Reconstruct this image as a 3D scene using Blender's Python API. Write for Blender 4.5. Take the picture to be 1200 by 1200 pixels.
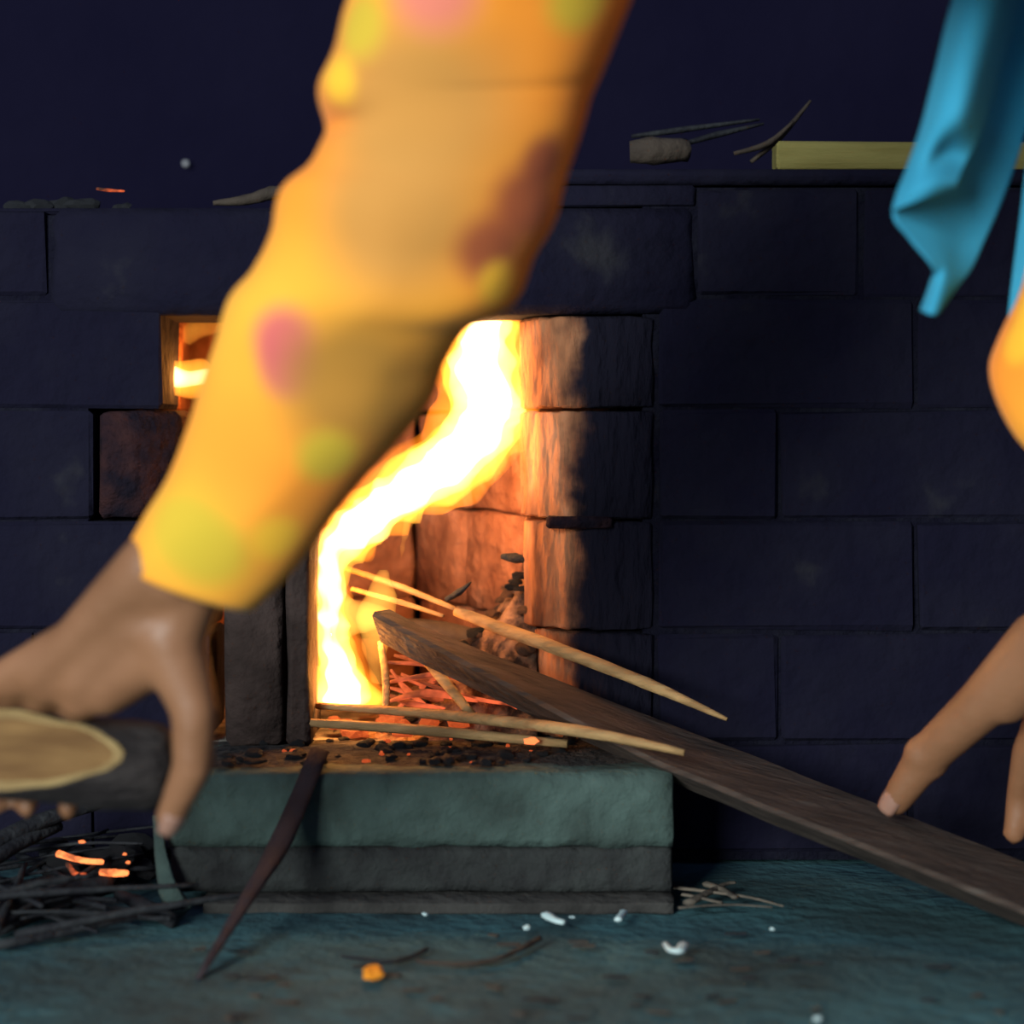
import bpy, bmesh, math, random
from mathutils import Vector, Matrix, noise, Euler

for o in list(bpy.data.objects):
    bpy.data.objects.remove(o, do_unlink=True)
scene = bpy.context.scene
COL = scene.collection
random.seed(7)

# ------------------------------------------------------------------ camera
CAM_Z = 0.375
F = 2239.0                       # focal length in pixels of the 1200 px frame
HOR = 500.0                      # row of the horizon
cam_d = bpy.data.cameras.new('camera')
cam = bpy.data.objects.new('camera', cam_d)
COL.objects.link(cam)
cam.location = (0, 0, CAM_Z)
cam.rotation_euler = (math.radians(90), 0, 0)
cam_d.sensor_width = 36.0
cam_d.lens = 36.0 * F / 1200.0
cam_d.shift_y = -(600.0 - HOR) / 1200.0
cam_d.clip_start = 0.02
cam_d.dof.use_dof = True
cam_d.dof.focus_distance = 1.62
cam_d.dof.aperture_fstop = 3.0
scene.camera = cam

# ------------------------------------------------------------------ light
world = bpy.data.worlds.new('world')
scene.world = world
world.use_nodes = True
bg = world.node_tree.nodes['Background']
bg.inputs['Color'].default_value = (0.34, 0.46, 1.0, 1)
bg.inputs['Strength'].default_value = 0.19

# area lamp standing in for unseen daylight behind and left of the camera
ld = bpy.data.lights.new('unseen_daylight', 'AREA')
ld.shape = 'RECTANGLE'
ld.size, ld.size_y = 1.3, 2.1
ld.energy = 270
ld.color = (0.90, 1.0, 1.0)
lo = bpy.data.objects.new('unseen_daylight', ld)
COL.objects.link(lo)
lo.location = (-1.90, -2.60, 1.25)
lo.rotation_euler = (Vector((0.05, 1.25, 0.35)) - lo.location).to_track_quat('-Z', 'Y').to_euler()

scene.view_settings.view_transform = 'Standard'
scene.view_settings.look = 'None'
scene.view_settings.gamma = 1.0
scene.view_settings.exposure = 0.0
scene.view_settings.use_curve_mapping = False


# ------------------------------------------------------------------ helpers
def P(px, py, d):
    """point of the place that lies d metres in front of the camera"""
    return Vector(((px - 600.0) / F * d, d, CAM_Z + (HOR - py) / F * d))


def tag(o, label=None, cat=None, group=None, kind=None):
    if label: o['label'] = label
    if cat: o['category'] = cat
    if group: o['group'] = group
    if kind: o['kind'] = kind
    return o


def parent_to(o, p):
    o.parent = p
    o.matrix_parent_inverse = Matrix.Translation(p.location).inverted()


def link(name, me, m=None, parent=None, smooth=True, recenter=True):
    o = bpy.data.objects.new(name, me)
    COL.objects.link(o)
    if m is not None and len(me.materials) == 0:
        me.materials.append(m)
    if smooth:
        me.polygons.foreach_set('use_smooth', [True] * len(me.polygons))
    if recenter and len(me.vertices):
        xs = [v.co for v in me.vertices]
        c = Vector(((min(v.x for v in xs) + max(v.x for v in xs)) / 2,
                    (min(v.y for v in xs) + max(v.y for v in xs)) / 2,
                    min(v.z for v in xs)))
        me.transform(Matrix.Translation(-c))
        o.location = c
    if parent is not None:
        parent_to(o, parent)
    return o


def build(name, V, Fc, m, parent=None, smooth=True, recenter=True):
    me = bpy.data.meshes.new(name)
    me.from_pydata([tuple(v) for v in V], [], Fc)
    me.update()
    return link(name, me, m, parent, smooth, recenter)


def outward(o):
    bm = bmesh.new(); bm.from_mesh(o.data)
    bmesh.ops.recalc_face_normals(bm, faces=bm.faces)
    if bm.calc_volume(signed=True) < 0: bmesh.ops.reverse_faces(bm, faces=bm.faces)
    bm.to_mesh(o.data); bm.free()
    return o


def empty(name, loc):
    e = bpy.data.objects.new(name, None)
    COL.objects.link(e)
    e.location = loc
    e.empty_display_size = 0.05
    return e


def cr(pts, n):
    """Catmull-Rom through tuples/vectors, n steps a span"""
    pts = [Vector(p) for p in pts]
    out = []
    for i in range(len(pts) - 1):
        p0 = pts[max(i - 1, 0)]; p1 = pts[i]; p2 = pts[i + 1]; p3 = pts[min(i + 2, len(pts) - 1)]
        for k in range(n):
            t = k / n
            out.append(0.5 * ((2 * p1) + (p2 - p0) * t + (2 * p0 - 5 * p1 + 4 * p2 - p3) * t * t + (3 * p1 - p0 - 3 * p2 + p3) * t ** 3))
    out.append(pts[-1].copy())
    return out


def ring_faces(base, rings, n, closed=True):
    Fc = []
    for i in range(rings - 1):
        for j in range(n if closed else n - 1):
            a = base + i * n + j; b = base + i * n + (j + 1) % n
            Fc.append((a, b, b + n, a + n))
    return Fc


def tube_data(path, radii, segs=8, flat=1.0, flat_dir=None, caps=True, jit=0.0, seed=0):
    rnd = random.Random(seed)
    path = [Vector(p) for p in path]
    V, Fc = [], []
    up = Vector(flat_dir) if flat_dir is not None else None
    prev = None
    for i, p in enumerate(path):
        t = (path[min(i + 1, len(path) - 1)] - path[max(i - 1, 0)]).normalized()
        if up is not None:
            n = (up - t * up.dot(t)).normalized()
        elif prev is None:
            n = t.orthogonal().normalized()
        else:
            n = (prev - t * prev.dot(t)).normalized()
        prev = n
        b = t.cross(n)
        for j in range(segs):
            a = 2 * math.pi * j / segs
            r = radii[i] * (1 + rnd.uniform(-jit, jit))
            V.append(p + n * (math.cos(a) * r * flat) + b * (math.sin(a) * r))
    Fc = ring_faces(0, len(path), segs)
    if caps:
        Fc.append(tuple(reversed(range(segs))))
        k = (len(path) - 1) * segs
        Fc.append(tuple(range(k, k + segs)))
    return V, Fc


def tube(name, path, radii, m, parent=None, **kw):
    V, Fc = tube_data(path, radii, **kw)
    return build(name, V, Fc, m, parent)


def bone(a, b, ra, rb, segs=14, caps=4):
    """closed round cone between two joints"""
    a, b = Vector(a), Vector(b)
    t = (b - a)
    L = t.length
    t = t / L if L > 1e-6 else Vector((0, 0, 1))
    path, rad = [], []
    for i in range(caps + 1):
        f = math.pi / 2 * (i / caps)
        path.append(a - t * ra * math.cos(f)); rad.append(max(ra * math.sin(f), ra * 0.05))
    for i in range(caps + 1):
        f = math.pi / 2 * (i / caps)
        path.append(b + t * rb * math.sin(f)); rad.append(max(rb * math.cos(f), rb * 0.05))
    return tube_data(path, rad, segs=segs, flat_dir=t.orthogonal())


def merge(parts):
    V, Fc = [], []
    for v, f in parts:
        k = len(V)
        V += list(v)
        Fc += [tuple(i + k for i in q) for q in f]
    return V, Fc


def rough_prism(poly, z0, z1, bevel=0.006, jit=0.0, seed=0, cuts=0):
    """vertical prism over a plan outline, bevelled and a little uneven"""
    bm = bmesh.new()
    lo_ = [bm.verts.new((x, y, z0)) for x, y in poly]
    hi_ = [bm.verts.new((x, y, z1)) for x, y in poly]
    n = len(poly)
    bm.faces.new(list(reversed(lo_))); bm.faces.new(hi_)
    for i in range(n):
        bm.faces.new((lo_[i], lo_[(i + 1) % n], hi_[(i + 1) % n], hi_[i]))
    bmesh.ops.recalc_face_normals(bm, faces=bm.faces)
    if cuts:
        bmesh.ops.subdivide_edges(bm, edges=bm.edges[:], cuts=cuts, use_grid_fill=True)
    if bevel:
        es = [e for e in bm.edges if len(e.link_faces) == 2 and e.calc_face_angle(0) > 0.3]
        bmesh.ops.bevel(bm, geom=es, offset=bevel, segments=1, affect='EDGES')
    rnd = random.Random(seed)
    if jit:
        for v in bm.verts:
            v.co += Vector((rnd.uniform(-jit, jit), rnd.uniform(-jit, jit), rnd.uniform(-jit, jit)))
    me = bpy.data.meshes.new('prism')
    bm.to_mesh(me); bm.free()
    return me


def rect(x0, x1, y0, y1):
    return [(x0, y0), (x1, y0), (x1, y1), (x0, y1)]


# ------------------------------------------------------------------ materials
def mat(name, c1, c2=None, scale=20, rough=0.9, bump=0.0, bscale=None, stretch=None, c3=None, spec=0.3, ramp=(0.35, 0.65), detail=6, bdist=0.01):
    m = bpy.data.materials.new(name)
    m.use_nodes = True
    nt = m.node_tree
    N, L = nt.nodes, nt.links
    b = N['Principled BSDF']
    b.inputs['Roughness'].default_value = rough
    b.inputs['Specular IOR Level'].default_value = spec
    tc = N.new('ShaderNodeTexCoord')
    mp = N.new('ShaderNodeMapping')
    L.new(tc.outputs['Object'], mp.inputs['Vector'])
    if stretch: mp.inputs['Scale'].default_value = stretch
    oi = N.new('ShaderNodeObjectInfo')
    ad = N.new('ShaderNodeVectorMath'); ad.operation = 'ADD'
    sc = N.new('ShaderNodeVectorMath'); sc.operation = 'SCALE'
    cx = N.new('ShaderNodeCombineXYZ')
    for k in range(3): L.new(oi.outputs['Random'], cx.inputs[k])
    L.new(cx.outputs[0], sc.inputs[0]); sc.inputs['Scale'].default_value = 17.0
    L.new(mp.outputs[0], ad.inputs[0]); L.new(sc.outputs[0], ad.inputs[1])
    nz = N.new('ShaderNodeTexNoise')
    nz.inputs['Scale'].default_value = scale
    nz.inputs['Detail'].default_value = detail
    L.new(ad.outputs[0], nz.inputs['Vector'])
    rp = N.new('ShaderNodeValToRGB')
    e = rp.color_ramp.elements
    e[0].position, e[1].position = ramp
    e[0].color = (*c1, 1); e[1].color = (*(c2 or c1), 1)
    if c3:
        x = e.new(min(ramp[1] + 0.13, 1)); x.color = (*c3, 1)
    L.new(nz.outputs['Fac'], rp.inputs['Fac'])
    L.new(rp.outputs['Color'], b.inputs['Base Color'])
    if bump:
        n2 = N.new('ShaderNodeTexNoise')
        n2.inputs['Scale'].default_value = bscale or scale * 3
        n2.inputs['Detail'].default_value = 6
        L.new(ad.outputs[0], n2.inputs['Vector'])
        bp = N.new('ShaderNodeBump')
        bp.inputs['Strength'].default_value = bump
        bp.inputs['Distance'].default_value = bdist
        L.new(n2.outputs['Fac'], bp.inputs['Height'])
        L.new(bp.outputs[0], b.inputs['Normal'])
    return m


def glow(name, col, strength, c2=None, scale=60, s_lo=0.1):
    """incandescent wood or coal: emission breaks up over the surface"""
    m = mat(name, (0.03, 0.012, 0.008), (0.08, 0.03, 0.015), 40, 0.95)
    nt = m.node_tree; N, L = nt.nodes, nt.links
    b = N['Principled BSDF']
    b.inputs['Emission Color'].default_value = (*col, 1)
    tc = N.new('ShaderNodeTexCoord')
    nz = N.new('ShaderNodeTexNoise'); nz.inputs['Scale'].default_value = scale
    L.new(tc.outputs['Object'], nz.inputs['Vector'])
    mr = N.new('ShaderNodeMapRange')
    mr.inputs['From Min'].default_value = 0.38; mr.inputs['From Max'].default_value = 0.62
    mr.inputs['To Min'].default_value = strength * s_lo; mr.inputs['To Max'].default_value = strength
    L.new(nz.outputs['Fac'], mr.inputs['Value'])
    L.new(mr.outputs[0], b.inputs['Emission Strength'])
    return m


def flame_mat(name, col, strength):
    m = bpy.data.materials.new(name)
    m.use_nodes = True
    nt = m.node_tree
    nt.nodes.clear()
    out = nt.nodes.new('ShaderNodeOutputMaterial')
    em = nt.nodes.new('ShaderNodeEmission')
    em.inputs['Color'].default_value = (*col, 1)
    em.inputs['Strength'].default_value = strength
    nt.links.new(em.outputs[0], out.inputs['Volume'])
    return m


M = {}
M['floor'] = mat('packed_earth_floor', (0.028, 0.062, 0.068), (0.044, 0.124, 0.138), 9, 0.85, 0.5, 60, c3=(0.062, 0.168, 0.188), ramp=(0.36, 0.62))
M['slab'] = mat('hearth_concrete', (0.032, 0.048, 0.041), (0.056, 0.088, 0.076), 22, 0.9, 0.6, 70, c3=(0.076, 0.115, 0.10), ramp=(0.33, 0.6))
M['slab_dark'] = mat('hearth_stained_concrete', (0.016, 0.016, 0.016), (0.030, 0.033, 0.031), 30, 0.9, 0.7, 80, c3=(0.06, 0.065, 0.06))
M['plinth'] = mat('hearth_mortar', (0.025, 0.023, 0.021), (0.045, 0.042, 0.038), 30, 0.9, 0.5, 80)
M['soot'] = mat('sooty_brick', (0.0060, 0.0053, 0.0150), (0.0085, 0.0078, 0.0172), 14, 0.95, 0.6, 45, c3=(0.022, 0.021, 0.026), spec=0.12, ramp=(0.4, 0.66))
M['soot_joint'] = mat('sooty_mortar', (0.006, 0.0056, 0.013), (0.011, 0.011, 0.018), 40, 0.95, 0.8, 90, spec=0.05)
M['backwall'] = mat('smoke_black_wall', (0.0058, 0.0050, 0.0165), (0.0072, 0.0062, 0.0185), 5, 0.95, 0.4, 30, spec=0.05)
M['clay'] = mat('burnt_clay', (0.15, 0.052, 0.024), (0.27, 0.102, 0.046), 26, 0.95, 0.9, 55, c3=(0.34, 0.14, 0.07), spec=0.1, ramp=(0.32, 0.55))
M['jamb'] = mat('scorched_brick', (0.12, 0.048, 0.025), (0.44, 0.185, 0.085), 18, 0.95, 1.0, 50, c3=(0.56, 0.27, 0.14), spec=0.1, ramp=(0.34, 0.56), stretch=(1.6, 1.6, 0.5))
M['brickbrown'] = mat('greyish_brown_brick', (0.022, 0.014, 0.012), (0.046, 0.030, 0.026), 25, 0.92, 0.7, 70, spec=0.15)
M['ash'] = mat('grey_ash', (0.05, 0.045, 0.04), (0.26, 0.23, 0.20), 45, 0.95, 0.8, 120)
M['warmash'] = mat('fire_ash', (0.035, 0.018, 0.012), (0.24, 0.125, 0.070), 55, 0.95, 0.9, 120, c3=(0.34, 0.20, 0.12), ramp=(0.38, 0.56))
M['darkash'] = mat('dark_ash', (0.012, 0.011, 0.012), (0.05, 0.042, 0.036), 70, 0.95, 0.9, 160)
M['char'] = mat('charcoal', (0.008, 0.008, 0.010), (0.025, 0.024, 0.026), 60, 0.8, 0.8, 120, spec=0.3)
M['plank'] = mat('weathered_plank', (0.032, 0.022, 0.017), (0.075, 0.052, 0.040), 10, 0.85, 0.5, 30, stretch=(1.0, 6, 6), c3=(0.10, 0.085, 0.07), ramp=(0.3, 0.62))
M['wood'] = mat('dry_split_wood', (0.26, 0.15, 0.06), (0.48, 0.29, 0.12), 25, 0.85, 0.4, 60, stretch=(0.6, 3, 3))
M['wood_dark'] = mat('dark_dry_wood', (0.030, 0.021, 0.016), (0.065, 0.047, 0.034), 25, 0.85, 0.5, 60)
M['batten'] = mat('yellow_batten', (0.19, 0.155, 0.040), (0.24, 0.20, 0.058), 12, 0.8, 0.2, 60, stretch=(1, 5, 5))
M['bark'] = mat('dark_bark', (0.014, 0.010, 0.010), (0.032, 0.025, 0.023), 30, 0.9, 1.0, 70, stretch=(0.6, 2, 2))
M['cutwood'] = mat('pale_split_face', (0.20, 0.12, 0.045), (0.34, 0.235, 0.095), 22, 0.8, 0.3, 60, stretch=(0.6, 4, 4), c3=(0.44, 0.34, 0.16))
M['twig'] = mat('charred_twig', (0.006, 0.006, 0.009), (0.020, 0.021, 0.023), 40, 0.8, 0.5, 90)
M['drystraw'] = mat('dry_straw', (0.06, 0.05, 0.04), (0.15, 0.12, 0.09), 30, 0.9, 0.4, 90)
M['frond'] = mat('dark_frond_stalk', (0.018, 0.011, 0.014), (0.035, 0.022, 0.024), 20, 0.8, 0.4, 60)
M['skin'] = mat('skin', (0.21, 0.092, 0.042), (0.275, 0.124, 0.060), 14, 0.5, 0.15, 160, spec=0.4, bdist=0.003)
M['heartwood'] = mat('brown_heartwood', (0.13, 0.062, 0.020), (0.24, 0.13, 0.045), 18, 0.85, 0.4, 60, stretch=(0.6, 4, 4))
M['nail'] = mat('nail', (0.29, 0.15, 0.105), (0.32, 0.17, 0.12), 20, 0.35, spec=0.5)
M['hair'] = mat('hair', (0.006, 0.005, 0.005), (0.02, 0.016, 0.014), 60, 0.5, 0.6, 120, stretch=(4, 4, 1))
M['eye'] = mat('eye_white', (0.6, 0.58, 0.55), (0.65, 0.62, 0.6), 10, 0.3)
M['pupil'] = mat('eye_iris', (0.02, 0.012, 0.008), (0.03, 0.02, 0.012), 10, 0.2)
M['scarf'] = mat('blue_cotton', (0.035, 0.27, 0.42), (0.042, 0.33, 0.50), 10, 0.85, 0.1, 300, spec=0.15, bdist=0.002)
M['trouser'] = mat('dark_cotton', (0.05, 0.05, 0.07), (0.07, 0.07, 0.09), 12, 0.9, 0.2, 200)
M['petal'] = mat('pale_chip', (0.42, 0.55, 0.55), (0.55, 0.68, 0.66), 30, 0.7)
M['iron'] = mat('nail_steel', (0.35, 0.35, 0.36), (0.5, 0.5, 0.5), 20, 0.35)
M['ember'] = glow('glowing_ember', (1.0, 0.14, 0.03), 0.9, scale=90, s_lo=0.02)
M['ember_hot'] = glow('bright_ember', (1.0, 0.22, 0.06), 2.6, scale=110, s_lo=0.25)
M['redstrip'] = glow('red_hot_strip', (1.0, 0.15, 0.05), 0.95, scale=45, s_lo=0.15)
M['orangebit'] = mat('orange_peel', (0.75, 0.22, 0.01), (0.85, 0.30, 0.02), 30, 0.6)
M['flame_out'] = flame_mat('flame_orange', (1.0, 0.34, 0.03), 90)
M['flame_core'] = flame_mat('flame_white', (1.0, 0.70, 0.34), 220)
M['flame_veil'] = flame_mat('flame_veil', (1.0, 0.42, 0.06), 60)
M['flame_thin'] = flame_mat('flame_wisp', (1.0, 0.34, 0.035), 34)


# firelight falloff put into the jamb colour: paler inner edge, soot beyond
def firelit_edge(m, x0, x1):
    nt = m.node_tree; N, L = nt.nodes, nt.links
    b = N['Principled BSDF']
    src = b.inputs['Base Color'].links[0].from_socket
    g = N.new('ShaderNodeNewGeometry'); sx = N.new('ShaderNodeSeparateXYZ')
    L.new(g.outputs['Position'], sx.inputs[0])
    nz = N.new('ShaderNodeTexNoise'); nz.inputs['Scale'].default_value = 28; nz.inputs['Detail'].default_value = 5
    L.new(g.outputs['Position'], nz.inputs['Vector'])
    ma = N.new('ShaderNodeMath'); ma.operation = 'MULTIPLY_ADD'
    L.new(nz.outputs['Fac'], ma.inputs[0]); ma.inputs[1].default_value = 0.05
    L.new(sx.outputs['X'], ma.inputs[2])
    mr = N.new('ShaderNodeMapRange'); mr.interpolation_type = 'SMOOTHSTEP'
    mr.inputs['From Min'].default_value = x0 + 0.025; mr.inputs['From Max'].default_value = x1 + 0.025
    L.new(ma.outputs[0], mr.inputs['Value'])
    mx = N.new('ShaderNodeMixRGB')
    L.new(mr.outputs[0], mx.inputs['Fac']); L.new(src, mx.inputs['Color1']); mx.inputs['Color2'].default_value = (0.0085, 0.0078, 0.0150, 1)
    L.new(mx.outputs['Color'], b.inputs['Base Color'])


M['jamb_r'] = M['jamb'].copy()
firelit_edge(M['jamb_r'], 0.040, 0.066)
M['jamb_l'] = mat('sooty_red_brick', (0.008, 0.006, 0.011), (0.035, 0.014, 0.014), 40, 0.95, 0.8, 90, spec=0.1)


# ================================================================== setting
def grid_floor():
    nx, ny = 170, 140
    V, Fc = [], []
    x0, x1, y0, y1 = -3.2, 3.2, -3.0, 2.4
    for j in range(ny + 1):
        for i in range(nx + 1):
            x = x0 + (x1 - x0) * i / nx; y = y0 + (y1 - y0) * j / ny
            z = 0.004 * noise.noise(Vector((x * 6, y * 6, 0))) + 0.002 * noise.noise(Vector((x * 22, y * 22, 3)))
            V.append((x, y, z - 0.003))
    for j in range(ny):
        for i in range(nx):
            a = j * (nx + 1) + i
            Fc.append((a, a + 1, a + nx + 2, a + nx + 1))
    return build('floor', V, Fc, M['floor'])


tag(grid_floor(), 'dim greenish packed earth floor with brown stains in front of the stove', 'floor', kind='structure')
wb = link('wall_back', rough_prism(rect(-3.2, 3.2, 2.30, 2.40), -0.01, 2.6, 0.0), M['backwall'], smooth=False)
tag(wb, 'smoke-blackened wall behind the stove', 'wall', kind='structure')

# ------------------------------------------------------------------ stove
Y0 = 1.65                                    # plane of the stove's front
stove = empty('masonry_stove', (0, Y0, 0))
tag(stove, 'soot-black brick stove with a square fire mouth and a scorched right jamb', 'stove')
CH = 0.096                                   # course height
JT = 0.0035                                   # joint


def zc(k): return 0.006 + CH * k


brick_cache = {}
rb = random.Random(3)


def brick(x0, x1, z0, z1, name='brick', m=None):
    w = round(x1 - x0, 3); h = round(z1 - z0, 3)
    key = (w, h, rb.randrange(2))
    if key not in brick_cache:
        me = rough_prism(rect(-w / 2, w / 2, 0, 0.10), 0, h, 0.003, 0.0014, int(w * 1000 + h * 77) + key[2])
        me.materials.append(M['soot'])
        brick_cache[key] = me
    o = bpy.data.objects.new(name, brick_cache[key])
    COL.objects.link(o)
    o.location = ((x0 + x1) / 2, Y0 + rb.uniform(-0.002, 0.002), z0)
    o.rotation_euler = (0, 0, rb.uniform(-0.008, 0.008))
    parent_to(o, stove)
    return o


def course(xa, xb, z0, z1, off, L=0.236):
    x = xa
    first = True
    while x < xb - 0.03:
        w = L * off if first else L
        if first and w < 0.05: w = L
        first = False
        e = min(x + w, xb)
        if xb - e < 0.05: e = xb
        brick(x + JT / 2, e - JT / 2, z0 + JT / 2, z1 - JT / 2)
        x = e


XL, XR = -1.00, 1.10
OL, OR = -0.302, 0.125                       # opening, right jamb stones reach to OR
LT = 0.471                                   # underside of the lintel
for k in range(6):
    z0, z1 = zc(k), zc(k + 1)
    off = 0.5 if k % 2 else 1.0
    if k == 0:
        course(XL, XR, z0, z1, 0.7)
    elif k < 5:
        e = OL - 0.06 if k == 3 else (OL if k == 4 else -0.262)
        course(XL, e, z0, z1, off)
        course(OR, XR, z0, z1, 0.45 if k % 2 else 0.95)
    else:
        course(XL, -0.40, z0, 0.564, 0.5)
        course(0.16, XR, z0, z1, 0.6)
# lintel over the mouth, cap slabs on top
link('lintel', rough_prism(rect(-0.398, 0.158, Y0 - 0.004, Y0 + 0.12), LT, 0.564, 0.008, 0.002, 5, cuts=2), M['soot'], stove)
link('brick', rough_prism(rect(-0.05, 0.158, Y0, Y0 + 0.10), 0.566, 0.5835, 0.002, 0.001, 12), M['soot'], stove)
link('top_slab', rough_prism(rect(-0.05, XR, Y0 - 0.002, Y0 + 0.42), 0.5845, 0.597, 0.004, 0.001, 6, cuts=1), M['soot'], stove)
link('top_slab', rough_prism(rect(XL, -0.055, Y0 + 0.02, Y0 + 0.42), 0.560, 0.5655, 0.002, 0.001, 6, cuts=1), M['soot'], stove)
# mortar bed behind the bricks (left block, right block)
link('mortar_bed', rough_prism(rect(XL, OL - 0.065, Y0 + 0.0045, Y0 + 0.40), 0, 0.558, 0), M['soot_joint'], stove, smooth=False)
link('mortar_bed', rough_prism(rect(OR - 0.012, XR, Y0 + 0.0045, Y0 + 0.40), 0, 0.582, 0), M['soot_joint'], stove, smooth=False)
link('mortar_bed', rough_prism(rect(OL - 0.06, OR - 0.015, Y0 + 0.007, Y0 + 0.40), 0, 0.092, 0), M['soot_joint'], stove, smooth=False)
# right jamb: rounded stones
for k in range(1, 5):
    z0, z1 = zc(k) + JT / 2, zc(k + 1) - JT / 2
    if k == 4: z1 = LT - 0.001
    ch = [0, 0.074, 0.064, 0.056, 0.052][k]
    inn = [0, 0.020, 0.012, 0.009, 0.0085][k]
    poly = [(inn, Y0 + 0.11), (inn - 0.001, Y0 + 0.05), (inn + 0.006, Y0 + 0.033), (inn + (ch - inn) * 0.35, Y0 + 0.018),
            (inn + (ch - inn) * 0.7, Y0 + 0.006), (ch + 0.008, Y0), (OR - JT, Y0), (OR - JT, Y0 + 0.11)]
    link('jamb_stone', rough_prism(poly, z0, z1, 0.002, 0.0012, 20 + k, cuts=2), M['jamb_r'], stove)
# a thin slip of brick wedged in the joint of the right jamb
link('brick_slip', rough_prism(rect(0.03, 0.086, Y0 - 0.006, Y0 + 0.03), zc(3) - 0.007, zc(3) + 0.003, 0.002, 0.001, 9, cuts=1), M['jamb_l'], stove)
# left jamb
for k in range(1, 5):
    z0, z1 = zc(k) + JT / 2, zc(k + 1) - JT / 2
    if k == 4: z1 = LT - 0.001
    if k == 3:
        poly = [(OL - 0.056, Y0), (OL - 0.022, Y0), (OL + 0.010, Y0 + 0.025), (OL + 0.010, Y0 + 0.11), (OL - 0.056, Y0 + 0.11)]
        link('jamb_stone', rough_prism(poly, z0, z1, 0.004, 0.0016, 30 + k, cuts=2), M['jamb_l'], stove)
# firebox walls in courses: splayed right wall, back wall, left wall
for k in range(1, 5):
    z0, z1 = zc(k) + 0.001, zc(k + 1) - 0.001
    s = 0.004 if k % 2 else 0.0
    link('firebrick', rough_prism([(0.008 + s, Y0 + 0.112), (-0.045 + s, Y0 + 0.215), (0.03, Y0 + 0.25), (0.10, Y0 + 0.112)], z0, z1, 0.003, 0.002, 40 + k, cuts=2), M['clay'], stove)
    link('firebrick', rough_prism([(-0.045 + s, Y0 + 0.217), (-0.10 + s, Y0 + 0.32), (0.0, Y0 + 0.36), (0.03, Y0 + 0.252)], z0, z1, 0.003, 0.002, 50 + k, cuts=2), M['clay'], stove)
    link('firebrick', rough_prism(rect(-0.36, -0.102, Y0 + 0.322, Y0 + 0.39), z0, z1, 0.003, 0.002, 60 + k, cuts=2), M['clay'], stove)
    link('firebrick', rough_prism([(OL - 0.055, Y0 + 0.112), (OL - 0.004, Y0 + 0.112), (OL - 0.03, Y0 + 0.32), (OL - 0.06, Y0 + 0.32)], z0, z1, 0.003, 0.002, 70 + k, cuts=2), M['clay'], stove)
link('firebox_floor', rough_prism(rect(-0.355, 0.10, Y0 + 0.005, Y0 + 0.39), 0.093, 0.101, 0.0, 0.001, 3, cuts=6), M['ash'], stove)
link('firebox_roof', rough_prism(rect(-0.36, 0.11, Y0 + 0.121, Y0 + 0.39), 0.492, 0.558, 0.003, 0.001, 4), M['clay'], stove, smooth=False)
# two bricks standing on end in the left of the mouth
link('standing_brick', rough_prism(rect(-0.2420, -0.1945, 1.612, 1.70), 0.1055, 0.300, 0.004, 0.0015, 81, cuts=2), M['brickbrown'], stove)
link('standing_brick', rough_prism(rect(-0.1900, -0.1700, 1.606, 1.70), 0.1055, 0.288, 0.004, 0.0015, 82, cuts=2), M['brickbrown'], stove)

# ------------------------------------------------------------------ hearth slab in front of the mouth
SX0, SX1, SD0, SD1 = -0.272, 0.128, 1.497, 1.648
hearth = empty('hearth_slab', (-0.07, 1.57, 0))
tag(hearth, 'grey-green concrete hearth block with a dark lower band below the fire mouth', 'hearth block')


def slab_mesh(x0, x1, y0, y1, z0, z1, seed, amp=0.0012, taper=0.0, wavy=0.0):
    bm = bmesh.new()
    nx, ny, nz = 40, 12, 8
    bmesh.ops.create_cube(bm, size=1.0)
    es = lambda ax: [e for e in bm.edges if abs((e.verts[0].co - e.verts[1].co)[ax]) > 0.5]
    for ax, n in ((0, nx), (1, ny), (2, nz)):
        bmesh.ops.subdivide_edges(bm, edges=[e for e in bm.edges if abs((e.verts[0].co - e.verts[1].co)[ax]) > 0.9], cuts=n, use_grid_fill=True)
    for v in bm.verts:
        c = v.co.copy()
        u, w, t = c.x + 0.5, c.y + 0.5, c.z + 0.5
        p = Vector((x0 + (x1 - x0) * u, y0 + (y1 - y0) * w, z0 + (z1 - z0) * t))
        # worn edges: pull corners in
        ex = max(0, abs(c.x) * 2 - 0.95) / 0.05; ey = max(0, abs(c.y) * 2 - 0.82) / 0.18; ez = max(0, abs(c.z) * 2 - 0.75) / 0.25
        k = 0.0025
        if ex > 0 and (ey > 0 or ez > 0): p.x -= math.copysign(k * ex * max(ey, ez), c.x)
        if ey > 0 and ez > 0: p.y -= math.copysign(k * ez, c.y); p.z -= math.copysign(k * ey * 0.6, c.z)
        n3 = Vector((noise.noise(p * 25 + Vector((seed, 0, 0))), noise.noise(p * 25 + Vector((0, seed, 5))), noise.noise(p * 25 + Vector((3, 0, seed)))))
        p += n3 * amp
        if wavy and t < 0.1: p.z += wavy * noise.noise(Vector((p.x * 30, seed, 0)))
        if taper: p.x -= taper * (t - 0.5) * math.copysign(1, c.x) * (1 if abs(c.x) > 0.3 else 0)
        v.co = p
    me = bpy.data.meshes.new('slab')
    bm.to_mesh(me); bm.free()
    return me


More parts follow.
